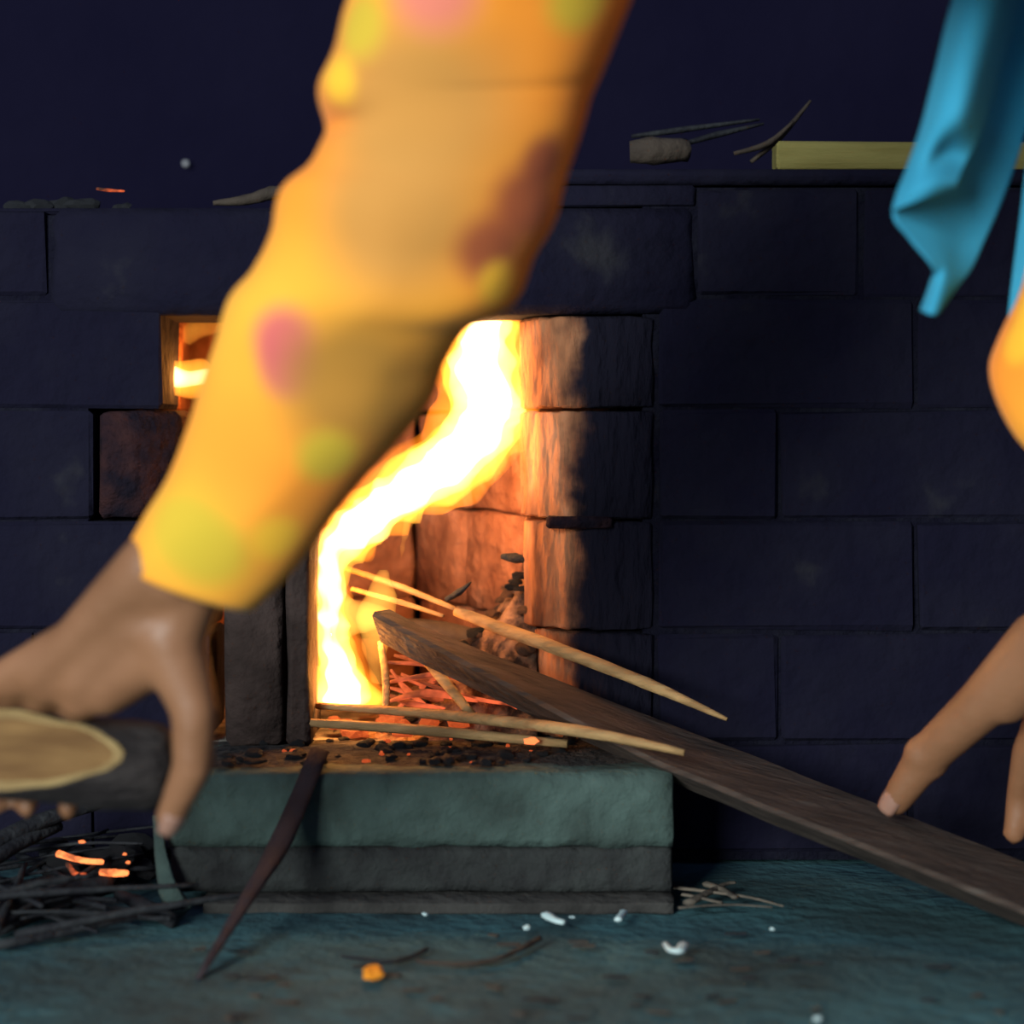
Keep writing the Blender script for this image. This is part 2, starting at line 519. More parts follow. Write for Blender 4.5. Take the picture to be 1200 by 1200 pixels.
link('cap_block', slab_mesh(SX0, SX1, SD0, SD1, 0.044, 0.104, 2, wavy=0.004), M['slab'], hearth)
link('base_course', slab_mesh(SX0 + 0.002, SX1 - 0.001, SD0 + 0.0015, SD1, 0.0085, 0.0455, 4), M['slab_dark'], hearth)
link('mortar_footing', slab_mesh(SX0 + 0.03, SX1 - 0.0005, SD0 - 0.014, SD1, -0.006, 0.008, 6, amp=0.0015), M['plinth'], hearth)
V, Fc = tube_data([P(183, 955, 1.49), P(188, 1000, 1.488), P(196, 1040, 1.48), P(212, 1072, 1.465)], [0.003, 0.005, 0.008, 0.011], segs=8, flat=0.3, flat_dir=(0, 1, 0))
build('mortar_smear', V, Fc, M['slab'], hearth)

# ================================================================== fire
def loft_pairs(st, ratio, n=40, sub=5, amp=0.0, freq=20, seed=0, caps=False, ridge=0.0):
    """st: (Lx, Ly, Rx, Ry, d) outline pairs, swept as elliptic rings in space"""
    pts6 = []
    Ls = cr([P(a, b, d) for a, b, c, e, d in st], sub)
    Rs = cr([P(c, e, d) for a, b, c, e, d in st], sub)
    V = []
    nr = len(Ls)
    C = [(l + r) / 2 for l, r in zip(Ls, Rs)]
    for i in range(nr):
        t = (C[min(i + 1, nr - 1)] - C[max(i - 1, 0)]).normalized()
        U = (Rs[i] - Ls[i]) / 2
        W = U.cross(t)
        W = W.normalized() * U.length * ratio if W.length > 1e-9 else Vector((0, 1, 0)) * U.length * ratio
        for j in range(n):
            a = 2 * math.pi * j / n
            p = C[i] + U * math.cos(a) + W * math.sin(a)
            if amp:
                k = noise.noise(p * freq + Vector((seed, seed * 2, 0)))
                if ridge:
                    k += ridge * (0.5 - abs(noise.noise(p * freq * 0.8 + Vector((0, seed, 9)))) * 2)
                p = p + (p - C[i]).normalized() * amp * k
            V.append(p)
    Fc = ring_faces(0, nr, n)
    if caps:
        Fc.append(tuple(reversed(range(n))))
        Fc.append(tuple(range((nr - 1) * n, nr * n)))
    return V, Fc


fire = empty('fire', P(405, 815, 1.68))
tag(fire, 'bright yellow-white flames curling up out of the stove mouth', 'fire')


def shrink(st, f, dy=0):
    out = []
    for a, b, c, e, d in st:
        mx, my = (a + c) / 2, (b + e) / 2
        out.append((mx + (a - mx) * f, my + (b - my) * f, mx + (c - mx) * f, my + (e - my) * f, d))
    return out


main = [(384, 832, 420, 832, 1.663), (363, 820, 446, 822, 1.665), (366, 790, 436, 795, 1.667), (366, 745, 412, 748, 1.67), (362, 700, 408, 705, 1.675),
        (366, 650, 412, 668, 1.68), (382, 606, 432, 652, 1.685), (424, 566, 476, 618, 1.69), (476, 524, 536, 590, 1.695),
        (512, 490, 588, 548, 1.70), (520, 462, 624, 492, 1.705), (512, 430, 614, 445, 1.71), (522, 395, 610, 398, 1.715), (540, 362, 608, 362, 1.73), (556, 330, 604, 330, 1.745)]
shells = [('flame', 1.14, 0.0085, 40, 'f1'), ('flame_body', 0.94, 0.0075, 46, 'f2'), ('flame_body', 0.74, 0.007, 52, 'f3'), ('flame_core', 0.52, 0.006, 55, 'f4')]
M['f1'] = flame_mat('flame_red_orange', (1.0, 0.24, 0.012), 46)
M['f2'] = flame_mat('flame_amber', (1.0, 0.40, 0.035), 90)
M['f3'] = flame_mat('flame_yellow', (1.0, 0.56, 0.14), 150)
M['f4'] = flame_mat('flame_hot', (1.0, 0.78, 0.48), 190)
for i, (nm, f, am, fq, mk) in enumerate(shells):
    V, Fc = loft_pairs(shrink(main, f), 0.55, 40, 12, amp=am, freq=fq, seed=1 + 3 * i, caps=True, ridge=0.7)
    build(nm, V, Fc, M[mk], fire)
left = [(178, 438, 180, 446, 1.73), (190, 418, 196, 462, 1.725), (215, 424, 220, 464, 1.72), (240, 424, 246, 456, 1.72), (250, 432, 253, 446, 1.72), (256, 438, 257, 441, 1.72)]
V, Fc = loft_pairs(left, 0.6, 24, 8, amp=0.006, freq=45, seed=2, caps=True)
build('flame', V, Fc, M['flame_out'], fire)
V, Fc = loft_pairs(shrink(left, 0.55), 0.6, 20, 8, amp=0.004, freq=45, seed=3, caps=True)
build('flame_core', V, Fc, M['flame_core'], fire)
roofl = [(214, 400, 222, 404, 1.80), (222, 378, 250, 396, 1.80), (262, 366, 268, 392, 1.80), (330, 362, 330, 396, 1.80), (400, 364, 405, 400, 1.79), (470, 372, 480, 412, 1.77), (520, 380, 530, 420, 1.75), (545, 392, 550, 410, 1.74)]
V, Fc = loft_pairs(roofl, 0.7, 16, 5, amp=0.006, freq=40, seed=5, caps=True)
build('flame', V, Fc, M['flame_thin'], fire)
wisps = [
    [(446, 668, 452, 668, 1.66), (432, 692, 464, 692, 1.66), (420, 720, 462, 722, 1.66), (425, 760, 452, 765, 1.66), (436, 800, 446, 802, 1.66)],
    [(396, 690, 400, 750, 1.665), (420, 702, 424, 744, 1.663), (448, 712, 450, 732, 1.662), (466, 719, 466, 723, 1.662)],
    [(478, 590, 496, 584, 1.69), (474, 610, 486, 610, 1.688), (470, 635, 476, 637, 1.687), (469, 655, 471, 655, 1.687)],
    [(530, 540, 560, 556, 1.70), (538, 560, 556, 566, 1.70), (528, 580, 534, 582, 1.70)],
    [(585, 500, 618, 488, 1.71), (572, 530, 592, 528, 1.71), (560, 556, 566, 556, 1.71)],
    [(360, 812, 380, 824, 1.655), (366, 796, 384, 800, 1.655), (372, 780, 380, 782, 1.655)],
]
for i, w in enumerate(wisps):
    V, Fc = loft_pairs(w, 0.7, 20, 8, amp=0.0035, freq=60, seed=10 + i, caps=True, ridge=0.6)
    build('flame_tongue', V, Fc, M['flame_out'] if i in (3, 4, 5) else M['flame_veil'], fire)
for o in [c for c in COL.objects if c.parent == fire and c.type == 'MESH']:
    outward(o)
for i, (px, py, d, e, r) in enumerate([(400, 800, 1.652, 0.10, 0.006), (386, 690, 1.69, 0.095, 0.010), (455, 585, 1.70, 0.10, 0.012), (540, 440, 1.70, 0.085, 0.015), (225, 440, 1.74, 0.10, 0.008), (400, 400, 1.80, 0.10, 0.015), (428, 748, 1.648, 0.08, 0.004)]):
    l = bpy.data.lights.new('flame_light', 'POINT')
    l.energy = 3.6 * e; l.color = (1.0, 0.33, 0.05); l.shadow_soft_size = r
    o = bpy.data.objects.new('flame_light', l)
    COL.objects.link(o); o.location = P(px, py, d)
    parent_to(o, fire)

# ================================================================== wood in the fire
# wide plank resting on the hearth corner, its near end down on the floor
A = Vector((0.12, 1.495, 0.110)); D = Vector((0.244, -0.135, -0.0785)); W = Vector((0.48, 0.87, 0.0)); TH = Vector((0, 0, -0.027))


def plank():
    ts = [-0.98 + 2.22 * i / 40 for i in range(41)]
    V = []
    rnd = random.Random(5)
    for i, t in enumerate(ts):
        bow = 0.031 * max(0, -t) ** 1.15
        w = 0.120 if t > 0 else (0.120 + 0.09 * t if t > -0.25 else max(0.032, 0.0975 - 0.105 * (-t - 0.25)))
        n0 = A + D * t + Vector((0, 0, bow)) + W * (0.003 * noise.noise(Vector((t * 5, 1, 0))))
        n0.z = max(n0.z, 0.012)
        f0 = n0 + W * w
        c1 = n0 + W * 0.004; c2 = f0 - W * 0.004
        for q in (n0 + TH * 0.12, c1, n0 + W * (w * 0.5) + Vector((0, 0, 0.0012 * noise.noise(Vector((t * 6, 7, 0))))), c2, f0 + TH * 0.18, f0 + TH - W * min(0.012, w * 0.2), n0 + TH + W * min(0.046, w * 0.42)):
            q = q.copy(); q.z = max(q.z, 0.002)
            V.append(q)
    n = 7
    Fc = ring_faces(0, len(ts), n)
    Fc.append(tuple(reversed(range(n)))); Fc.append(tuple(range((len(ts) - 1) * n, len(ts) * n)))
    Fc = [tuple(reversed(f)) for f in Fc]
    return V, Fc


V, Fc = plank()
pl = build('plank', V, Fc, M['plank'], smooth=False)
tag(pl, 'long wide weathered plank sloping from the fire over the hearth corner to the floor', 'plank')


def stick(name, label, pts, radii, m, flat=1.0, segs=8, sub=4, seed=0, cat='stick', group=None):
    path = cr([P(*p) for p in pts], sub)
    rr = []
    for i in range(len(path)):
        f = i / (len(path) - 1) * (len(radii) - 1)
        k = min(int(f), len(radii) - 2)
        rr.append(radii[k] + (radii[k + 1] - radii[k]) * (f - k))
    o = tube(name, path, rr, m, segs=segs, flat=flat, flat_dir=(0, 0, 1) if flat != 1 else None, jit=0.06, seed=seed)
    return tag(o, label, cat, group)


stick('firewood_stick', 'thin pale stick lying lowest along the hearth edge, bright at its left tip', [(345, 846, 1.615), (500, 856, 1.585), (665, 872, 1.552)], [0.0035, 0.0045, 0.0035], M['wood'], seed=1)
stick('firewood_stick', 'longer stick lying across the hearth from the flame base to the plank', [(371, 827, 1.640), (520, 838, 1.60), (680, 857, 1.520), (802, 882, 1.49)], [0.004, 0.0065, 0.007, 0.004], M['wood'], flat=0.7, seed=2)
stick('pointed_stake', 'long pointed stake running along the back edge of the plank', [(535, 716, 1.69), (600, 741, 1.662), (650, 759, 1.637), (760, 802, 1.60), (852, 843, 1.565)], [0.006, 0.0075, 0.0075, 0.0065, 0.002], M['wood'], flat=0.8, seed=3)
stick('kindling_strip', 'glowing upper strip of split kindling angled out of the flame', [(405, 666, 1.74), (470, 688, 1.72), (535, 714, 1.70)], [0.005, 0.006, 0.004], M['wood'], flat=0.5, seed=4, cat='kindling')
stick('kindling_strip', 'lower strip of split kindling just under the topmost strip in the flame', [(412, 690, 1.72), (470, 706, 1.71), (520, 722, 1.70)], [0.004, 0.005, 0.003], M['wood'], flat=0.5, seed=5, cat='kindling')
stick('kindling_strip', 'short pale kindling stick leaning in front of the red-hot strips', [(474, 742, 1.665), (510, 785, 1.645), (553, 838, 1.620)], [0.0045, 0.005, 0.004], M['wood'], seed=6, cat='kindling')
stick('kindling_strip', 'upright thin kindling splint beside the flame base', [(446, 752, 1.66), (452, 795, 1.645), (452, 836, 1.63)], [0.0028, 0.0035, 0.003], M['wood'], seed=7, cat='kindling')
stick('kindling_strip', 'dark half-burnt billet end lying behind the plank tip', [(420, 735, 1.78), (520, 742, 1.76), (600, 765, 1.73)], [0.010, 0.011, 0.009], M['wood_dark'], seed=8, cat='kindling')
strips = [((448, 776), (520, 784), (606, 830)), ((452, 800), (520, 790), (560, 806)), ((455, 822), (500, 812), (560, 822)), ((470, 790), (540, 815), (600, 826)), ((450, 812), (480, 824), (520, 830)), ((500, 770), (550, 790), (598, 822)), ((458, 785), (476, 808), (500, 828)), ((462, 768), (500, 778), (545, 800)), ((456, 806), (510, 818), (590, 832)), ((480, 796), (530, 800), (585, 818)), ((466, 830), (500, 802), (530, 786)), ((520, 824), (560, 812), (596, 828)), ((452, 792), (490, 800), (540, 828))]
for i, s in enumerate(strips):
    stick('red_hot_strip', 'red-hot curling wood strip glowing in the heap beside the flame', [(x, y, 1.655 + 0.006 * i - 0.02 * (k == 2)) for k, (x, y) in enumerate(s)], [0.003, 0.0055 + 0.002 * (i % 3), 0.0025], M['redstrip'], flat=0.4, seed=20 + i, cat='ember', group='red-hot strips in the fire')
stick('frond_stalk', 'dark tapering stalk leaning from the hearth top down to the floor', [(374, 880, 1.510), (330, 985, 1.455), (290, 1052, 1.39), (232, 1147, 1.305)], [0.0085, 0.010, 0.006, 0.0025], M['frond'], flat=0.6, seed=9)

# ------------------------------------------------------------------ coals and embers
lump_meshes = []
for s in range(5):
    bm = bmesh.new()
    bmesh.ops.create_icosphere(bm, subdivisions=2, radius=1.0)
    rnd = random.Random(100 + s)
    off = Vector((rnd.uniform(0, 50), rnd.uniform(0, 50), 0))
    for v in bm.verts:
        v.co *= 1 + 0.45 * noise.noise(v.co * 1.3 + off) + rnd.uniform(-0.08, 0.08)
        v.co.z = max(v.co.z, -0.55) * 0.8
    me = bpy.data.meshes.new('lump')
    bm.to_mesh(me); bm.free()
    lump_meshes.append(me)
lump_mat = {}


def lump(name, loc, size, m, label, cat, group=None, seed=0):
    rnd = random.Random(seed)
    k = (seed % 5, m.name)
    if k not in lump_mat:
        me = lump_meshes[k[0]].copy(); me.materials.append(m); lump_mat[k] = me
    o = bpy.data.objects.new(name, lump_mat[k])
    COL.objects.link(o)
    o.location = Vector(loc) + Vector((0, 0, size * 0.4))
    o.scale = (size * rnd.uniform(0.8, 1.5), size * rnd.uniform(0.7, 1.1), size * rnd.uniform(0.6, 0.95))
    o.rotation_euler = (0, 0, rnd.uniform(0, 6.28))
    return tag(o, label, cat, group)


rl = random.Random(11)
V, Fc = [], []
for i in range(61):
    u = i / 60
    x = -0.258 + 0.36 * u
    yf = 1.522 + 0.012 * noise.noise(Vector((x * 30, 0, 0))) + 0.02 * max(0, u - 0.6)
    for j in range(9):
        v = j / 8
        y = yf + (1.6465 - yf) * v
        z = 0.1035 + (0.004 + 0.0025 * noise.noise(Vector((x * 70, y * 70, 0)))) * math.sin(math.pi * min(1, v * 1.2 + 0.02) * 0.9) * min(1, u * 12) * min(1, (1 - u) * 12)
        V.append((x, y, z))
for i in range(60):
    for j in range(8):
        a = i * 9 + j
        Fc.append((a, a + 9, a + 10, a + 1))
n0 = len(V)
V += [(x, y, 0.1030) for x, y, z in V]
for i in range(60):
    for j in range(8):
        a = n0 + i * 9 + j
        Fc.append((a, a + 1, a + 10, a + 9))
tag(build('ash_layer', V, Fc, M['darkash']), 'dark ash and soot spread over the back of the hearth top', 'ash', kind='stuff')
for i in range(70):                          # black crumbs on the hearth top
    x = rl.uniform(-0.235, 0.05); y = rl.uniform(1.515, 1.64)
    lump('charcoal_crumb', (x, y, 0.1055), rl.uniform(0.003, 0.007), M['char'], 'black charcoal crumb on the hearth top in front of the fire', 'charcoal', 'charcoal crumbs on the hearth', i)
for i in range(15):
    x = rl.uniform(-0.23, 0.02); y = rl.uniform(1.52, 1.64)
    lump('hearth_ember', (x, y, 0.107), rl.uniform(0.0015, 0.0034), M['ember'], 'tiny orange ember among the crumbs on the hearth top', 'ember', 'embers on the hearth', 200 + i)
lump('hearth_ember', P(622, 872, 1.545), 0.0055, M['ember_hot'], 'brightest orange ember at the right end of the hearth sticks', 'ember', None, 301)
for i in range(46):                          # coals heaped in the firebox, right of the flame
    px = rl.uniform(470, 640); x = (px - 600) / F * 1.75
    y = rl.uniform(1.675, 1.75)
    x = min(x, 0.012 - 0.3 * max(0, y - 1.70))
    uu = min(1, max(0, (x + 0.15) / 0.165))
    h = 0.098 + 0.150 * (uu ** 1.6) * min(1, max(0, (y - 1.665) / 0.05))
    lump('coal', (x, y, h), rl.uniform(0.004, 0.010), M['char'] if rl.random() < 0.5 else M['warmash'], 'ash-dusted lump of coal heaped in the right of the firebox', 'charcoal', 'coals heaped in the firebox', 400 + i)
for i in range(24):
    x = rl.uniform(-0.16, -0.02); y = rl.uniform(1.65, 1.72)
    lump('fire_ember', (x, y, 0.102 + rl.uniform(0, 0.012)), rl.uniform(0.005, 0.011), M['ember'], 'glowing coal under the burning sticks', 'ember', 'glowing coals under the sticks', 500 + i)
# loose ash mound the coals rest on
V, Fc = [], []
nx = 26
for j in range(nx + 1):
    for i in range(nx + 1):
        u, v = i / nx, j / nx
        x = -0.15 + 0.172 * u; y = 1.665 + 0.15 * v
        x = min(x, 0.022 - 0.45 * max(0, y - 1.735))
        e = max(0, math.sin(math.pi * min(1, u * 1.0)) if u < 0.5 else 1) * min(1, v * 3) * min(1, 1)
        z = 0.100 + 0.150 * e * (u ** 1.6) + 0.010 * noise.noise(Vector((x * 60, y * 60, 0))) * e
        V.append((x, y, z))
for j in range(nx):
    for i in range(nx):
        a = j * (nx + 1) + i
        Fc.append((a, a + 1, a + nx + 2, a + nx + 1))
# close the mound underneath so that it is a solid heap
base = len(V)
rim = [i for i in range(nx + 1)] + [(j + 1) * (nx + 1) - 1 for j in range(1, nx + 1)] + [nx * (nx + 1) + i for i in range(nx - 1, -1, -1)] + [j * (nx + 1) for j in range(nx - 1, 0, -1)]
for r in rim: V.append((V[r][0], V[r][1], 0.0995))
for i in range(len(rim)):
    Fc.append((rim[i], base + i, base + (i + 1) % len(rim), rim[(i + 1) % len(rim)]))
tag(build('ash_mound', V, Fc, M['warmash']), 'ash heaped against the right side of the firebox', 'ash', kind='stuff')
# curled black flake standing on the ash
stick('char_flake', 'black curled flake of charred bark standing on the ash', [(522, 703, 1.69), (538, 694, 1.69), (552, 682, 1.69)], [0.006, 0.009, 0.002], M['char'], flat=0.35, seed=33, cat='charcoal')
stick('char_flake', 'black charred chip high on the ash against the jamb', [(588, 652, 1.715), (604, 654, 1.71), (618, 656, 1.70)], [0.004, 0.008, 0.004], M['char'], flat=0.6, seed=34, cat='charcoal')

# ------------------------------------------------------------------ charred twigs on the floor, left
rt = random.Random(21)
for i in range(70):
    px = rt.uniform(-40, 190); py = rt.uniform(1000, 1100)
    d = CAM_Z * F / (py - HOR)
    c = P(px, py, d); c.z = 0.004 + 0.03 * rt.random() * max(0, 1 - abs(px - 60) / 150)
    a = rt.choice([rt.gauss(0.65, 0.25), rt.gauss(0.5, 0.5), rt.gauss(-0.5, 0.4)])
    Lh = rt.uniform(0.04, 0.10)
    dv = Vector((math.cos(a), math.sin(a), rt.uniform(-0.03, 0.22)))
    p0, p1 = c - dv * Lh, c + dv * Lh
    for q in (p0, p1): q.z = max(q.z, 0.003)
    if max(p0.x, p1.x) > SX0 - 0.015 and max(p0.y, p1.y) > SD0 - 0.02: continue
    if max(p0.y, p1.y) > 1.63: continue
    mid = (p0 + p1) / 2 + Vector((rt.uniform(-.006, .006), rt.uniform(-.006, .006), rt.uniform(0, .006)))
    r = rt.uniform(0.0015, 0.0042)
    tag(tube('charred_twig', cr([p0, mid, p1], 3), [r * (1 - 0.5 * k / 6) for k in range(7)], M['twig'], segs=6, jit=0.15, seed=i),
        'thin charred twig in the dark heap on the floor left of the hearth', 'twig', 'charred twigs left of the hearth')
for i, (pts, r) in enumerate([([(-30, 1000, 1.50), (40, 965, 1.54), (120, 940, 1.58)], 0.007), ([(-40, 1085, 1.40), (60, 1052, 1.46), (130, 1035, 1.49)], 0.009), ([(-40, 1030, 1.47), (20, 990, 1.52), (70, 968, 1.56)], 0.006)]):
    stick('charred_branch', ['upper charred branch of the heap, under the hand', 'lowest thick charred branch of the heap on the floor', 'middle charred branch at the left edge of the heap'][i], pts, [r, r, r * 0.7], M['twig'], seed=60 + i, cat='branch')
stick('charred_branch', 'broken dark twig end lying on the floor against the hearth foot', [(138, 1048, 1.485), (170, 1062, 1.462), (204, 1080, 1.440)], [0.004, 0.006, 0.006], M['twig'], seed=70, cat='branch')
stick('ember_twig', 'glowing red twig, upper one in the heap left of the hearth', [(68, 1000, 1.52), (95, 1008, 1.51), (120, 1010, 1.50)], [0.003, 0.0022, 0.002], M['ember_hot'], seed=41, cat='ember')
stick('ember_twig', 'glowing red twig end, right one in the heap left of the hearth', [(118, 1022, 1.49), (135, 1023, 1.485), (149, 1023, 1.48)], [0.0025, 0.003, 0.002], M['ember_hot'], seed=42, cat='ember')
stick('ember_twig', 'small curved glowing twig, lowest in the heap left of the hearth', [(79, 1012, 1.50), (88, 1024, 1.49), (100, 1026, 1.485)], [0.002, 0.002, 0.002], M['ember'], seed=43, cat='ember')
for i, (px, py, s) in enumerate([(96, 988, .0022), (121, 928, .0022), (122, 946, .002), (150, 1012, .002), (146, 1002, .0016)]):
    lump('ember_speck', P(px, py, 1.50), s, M['ember_hot'], 'tiny glowing speck on the charred heap left of the hearth', 'ember', 'ember specks on the heap', 600 + i)
# dark lumps that fill the heap
for i in range(26):
    px = rt.uniform(40, 175); py = rt.uniform(1000, 1045)
    d = CAM_Z * F / (py - HOR)
    if d > 1.62: continue
    lump('charcoal_lump', (P(px, py, d).x, d, 0.0 + 0.02 * rt.random()), rt.uniform(0.010, 0.02), M['char'], 'black charcoal lump in the heap on the floor left of the hearth', 'charcoal', 'charcoal lumps left of the hearth', 700 + i)

# ------------------------------------------------------------------ floor litter
def on_floor(px, py, h=0.002):
    d = (CAM_Z - h) * F / (py - HOR)
    return P(px, py, d)


def floor_strip(name, label, pts, radii, m, flat=0.4, cat='litter', group=None, seed=0, h=0.003):
    path = cr([on_floor(x, y, h) for x, y in pts], 4)
    rr = [radii[0] + (radii[1] - radii[0]) * i / (len(path) - 1) for i in range(len(path))]
    return tag(tube(name, path, rr, m, segs=6, flat=flat, flat_dir=(0, 0, 1), jit=0.1, seed=seed), label, cat, group)


floor_strip('pale_chip', 'pale curled chip on the floor below the middle of the hearth', [(640, 1072), (650, 1078), (661, 1081)], (0.005, 0.003), M['petal'], 0.6, 'chip', seed=1, h=0.005)
floor_strip('pale_chip', 'small pale chip on the floor close to the hearth foot', [(724, 1078), (729, 1071), (731, 1068)], (0.003, 0.003), M['petal'], 0.6, 'chip', seed=2, h=0.005)
floor_strip('pale_chip', 'pale crescent-shaped chip lying by itself right on the floor', [(779, 1105), (786, 1113), (796, 1114), (801, 1107)], (0.002, 0.0045), M['petal'], 0.6, 'chip', seed=3, h=0.005)
for i, (x, y, s) in enumerate([(670, 1076, .0022), (617, 1089, .003), (498, 1073, .0025), (958, 1196, .003), (905, 1090, .0018)]):
    lump('pale_crumb', on_floor(x, y), s, M['petal'], 'tiny pale crumb scattered on the floor before the hearth', 'crumb', 'pale crumbs on the floor', 800 + i)
lump('orange_peel', on_floor(437, 1146), 0.008, M['orangebit'], 'small bright orange scrap on the floor near the bottom edge', 'scrap', None, 820)
floor_strip('curved_twig', 'curved reddish twig lying on the floor below the hearth', [(488, 1126), (530, 1130), (575, 1126), (608, 1113), (632, 1100)], (0.0018, 0.0026), M['wood_dark'], 0.8, 'twig', seed=5)
floor_strip('curved_twig', 'thin dark twig forking toward the orange scrap on the floor', [(400, 1120), (450, 1127), (480, 1122), (500, 1112)], (0.0015, 0.002), M['twig'], 0.8, 'twig', seed=6)
for i in range(46):
    x = rl.uniform(220, 1190); y = rl.uniform(1085, 1195)
    if x > 830 and y < 1085 + (x - 830) * 0.12: continue
    a = rl.uniform(-0.4, 0.4); L = rl.uniform(5, 16)
    floor_strip('dirt_flake', 'dark flake of bark or soil scattered on the floor', [(x - L * math.cos(a), y - 3 * math.sin(a)), (x, y), (x + L * math.cos(a), y + 3 * math.sin(a))], (0.002, 0.003), M['wood_dark'] if i % 2 else M['twig'], 0.35, 'litter', 'dark flakes on the floor', 100 + i, h=0.0015)
# dry palm scraps in the dark corner between hearth and plank
for i, (pts, r) in enumerate([([(790, 1040), (840, 1046), (880, 1052), (918, 1062)], (0.003, 0.0012)), ([(806, 1058), (830, 1046), (850, 1036), (862, 1034)], (0.005, 0.002)), ([(795, 1064), (850, 1060), (905, 1063)], (0.002, 0.0012)), ([(828, 1036), (846, 1042), (862, 1052)], (0.005, 0.003)), ([(800, 1048), (820, 1052), (846, 1058)], (0.0025, 0.002))]):
    floor_strip('dry_leaf_scrap', 'dry fibrous leaf scrap in the corner between hearth block and plank', pts, r, M['drystraw'], 0.5, 'leaf scrap', 'dry leaf scraps beside the hearth', 140 + i, h=0.008)

# ------------------------------------------------------------------ things on top of the stove
bt = link('wooden_batten', rough_prism(rect(0.231, 0.80, 1.664, 1.70), 0.5985, 0.6235, 0.002, 0.0006, 8, cuts=3), M['batten'], smooth=False)
tag(bt, 'yellow squared batten lying on the right of the stove top', 'batten')
stick('log_stub', 'short stub of wood on the stove top left of the batten', [(738, 178, 1.69), (765, 177, 1.69), (805, 176, 1.70)], [0.010, 0.0125, 0.010], M['wood_dark'], seed=90, cat='wood stub')
for i, pts in enumerate([[(790, 172, 1.71), (840, 158, 1.71), (895, 145, 1.71)], [(880, 190, 1.71), (915, 160, 1.71), (950, 118, 1.71)], [(740, 160, 1.72), (800, 152, 1.72), (890, 140, 1.72)], [(860, 180, 1.70), (900, 168, 1.70), (930, 142, 1.70)]]):
    stick('dry_stalk', ['dry stalk rising from the wood stub on the stove top', 'dry stalk sticking up highest just left of the batten', 'thin dry stalk crossing behind the wood stub', 'short dry stalk leaning left of the batten'][i], pts, [0.003, 0.005, 0.002], M['twig'] if i % 2 == 0 else M['wood_dark'], seed=92 + i, cat='stalk', flat=0.6)
stick('leaf_husk', 'curled dry husk on the left stove top half behind the sleeve', [(250, 238, 1.69), (290, 234, 1.69), (318, 226, 1.69), (345, 222, 1.69)], [0.003, 0.007, 0.009, 0.003], M['wood_dark'], flat=0.7, seed=97, cat='husk')
for i, (px, s) in enumerate([(45, .010), (70, .013), (100, .011), (140, .008), (20, .008)]):
    lump('ash_clod', (P(px, 240, 1.69).x, 1.69 + 0.012 * (i % 2), 0.566), s, M['twig'], 'dusty dark clod on the far left stove top', 'clod', 'clods on the stove top', 850 + i)
stick('ember_sliver', 'faint red glowing sliver on the left stove top', [(113, 221, 1.675), (128, 223, 1.675), (146, 224, 1.675)], [0.0012, 0.0015, 0.0008], M['ember'], seed=99, cat='ember')
tag(link('wall_nail', rough_prism(rect(*[(P(218, 192, 2.29).x + s) for s in (-0.003, 0.003)], 2.285, 2.30), P(218, 192, 2.29).z - 0.003, P(218, 192, 2.29).z + 0.003, 0.001), M['iron']),
    'small bright nail head in the dark wall at upper left', 'nail')

# ================================================================== held log
log = empty('split_log', P(60, 930, 1.225))
tag(log, 'short split log with a pale cut face gripped in the hand at left', 'log')
LC = P(40, 888, 1.226)
ax = Vector((0.97, 0.12, -0.10)).normalized()


def split_log():
    bm = bmesh.new()
    path, rad = [], []
    for i in range(41):
        t = -0.11 + 0.20 * i / 40
        path.append(LC + ax * t)
        e = 1.0 if t < 0.075 else max(0.55, 1 - ((t - 0.075) / 0.015) ** 2 * 0.45)
        rad.append(0.0285 * e)
    V, Fc = tube_data(path, rad, segs=28, flat_dir=(0, 0, 1))
    me = bpy.data.meshes.new('t'); me.from_pydata(V, [], Fc)
    bm.from_mesh(me)
    for v in bm.verts:
        q = v.co
        v.co = q + Vector((0, noise.noise(q * 40), noise.noise(q * 40 + Vector((9, 0, 0))))) * 0.0018
    # oblique split: the pale face looks toward the camera and up and runs out at the right
    pn = Vector((-0.07, -0.88, 0.40)).normalized()
    pc = LC + ax * 0.058 + Vector((0, -0.0285 * 0.90, 0.0285 * 0.42))
    r = bmesh.ops.bisect_plane(bm, geom=bm.verts[:] + bm.edges[:] + bm.faces[:], plane_co=pc, plane_no=pn, clear_outer=True)
    edges = [g for g in r['geom_cut'] if isinstance(g, bmesh.types.BMEdge)]
    bmf = bmesh.ops.contextual_create(bm, geom=edges)['faces']
    face_v = [[v.co.copy() for v in f.verts] for f in bmf]
    out = bpy.data.meshes.new('bark'); bm.to_mesh(out); bm.free()
    return out, face_v, pn


me, fv, pn = split_log()
link('bark', me, M['bark'], log)
for f in fv:                                   # the split face: a thin pale layer with a raised rim
    n = len(f)
    c = sum(f, Vector()) / n
    V = [p + pn * 0.0004 for p in f] + [p + (c - p).normalized() * 0.0035 + pn * 0.0015 for p in f] + [p + (c - p).normalized() * 0.0065 + pn * 0.0008 for p in f]
    Fc = []
    for k in range(2):
        for i in range(n): Fc.append((k * n + i, k * n + (i + 1) % n, (k + 1) * n + (i + 1) % n, (k + 1) * n + i))
    tag(build('sapwood_rim', V, Fc, M['cutwood'], log, smooth=False), 'pale yellow rim of the split face')
    V = [p + (c - p).normalized() * 0.0063 + pn * 0.0009 for p in f] + [c + pn * 0.0006]
    tag(build('split_face', V, [(i, (i + 1) % n, n) for i in range(n)], M['heartwood'], log, smooth=False), 'brown heartwood of the split face')

# ================================================================== the person
B = []


def chain(joints, radii):
    for i in range(len(joints) - 1):
        B.append(bone(joints[i], joints[i + 1], radii[i], radii[i + 1]))


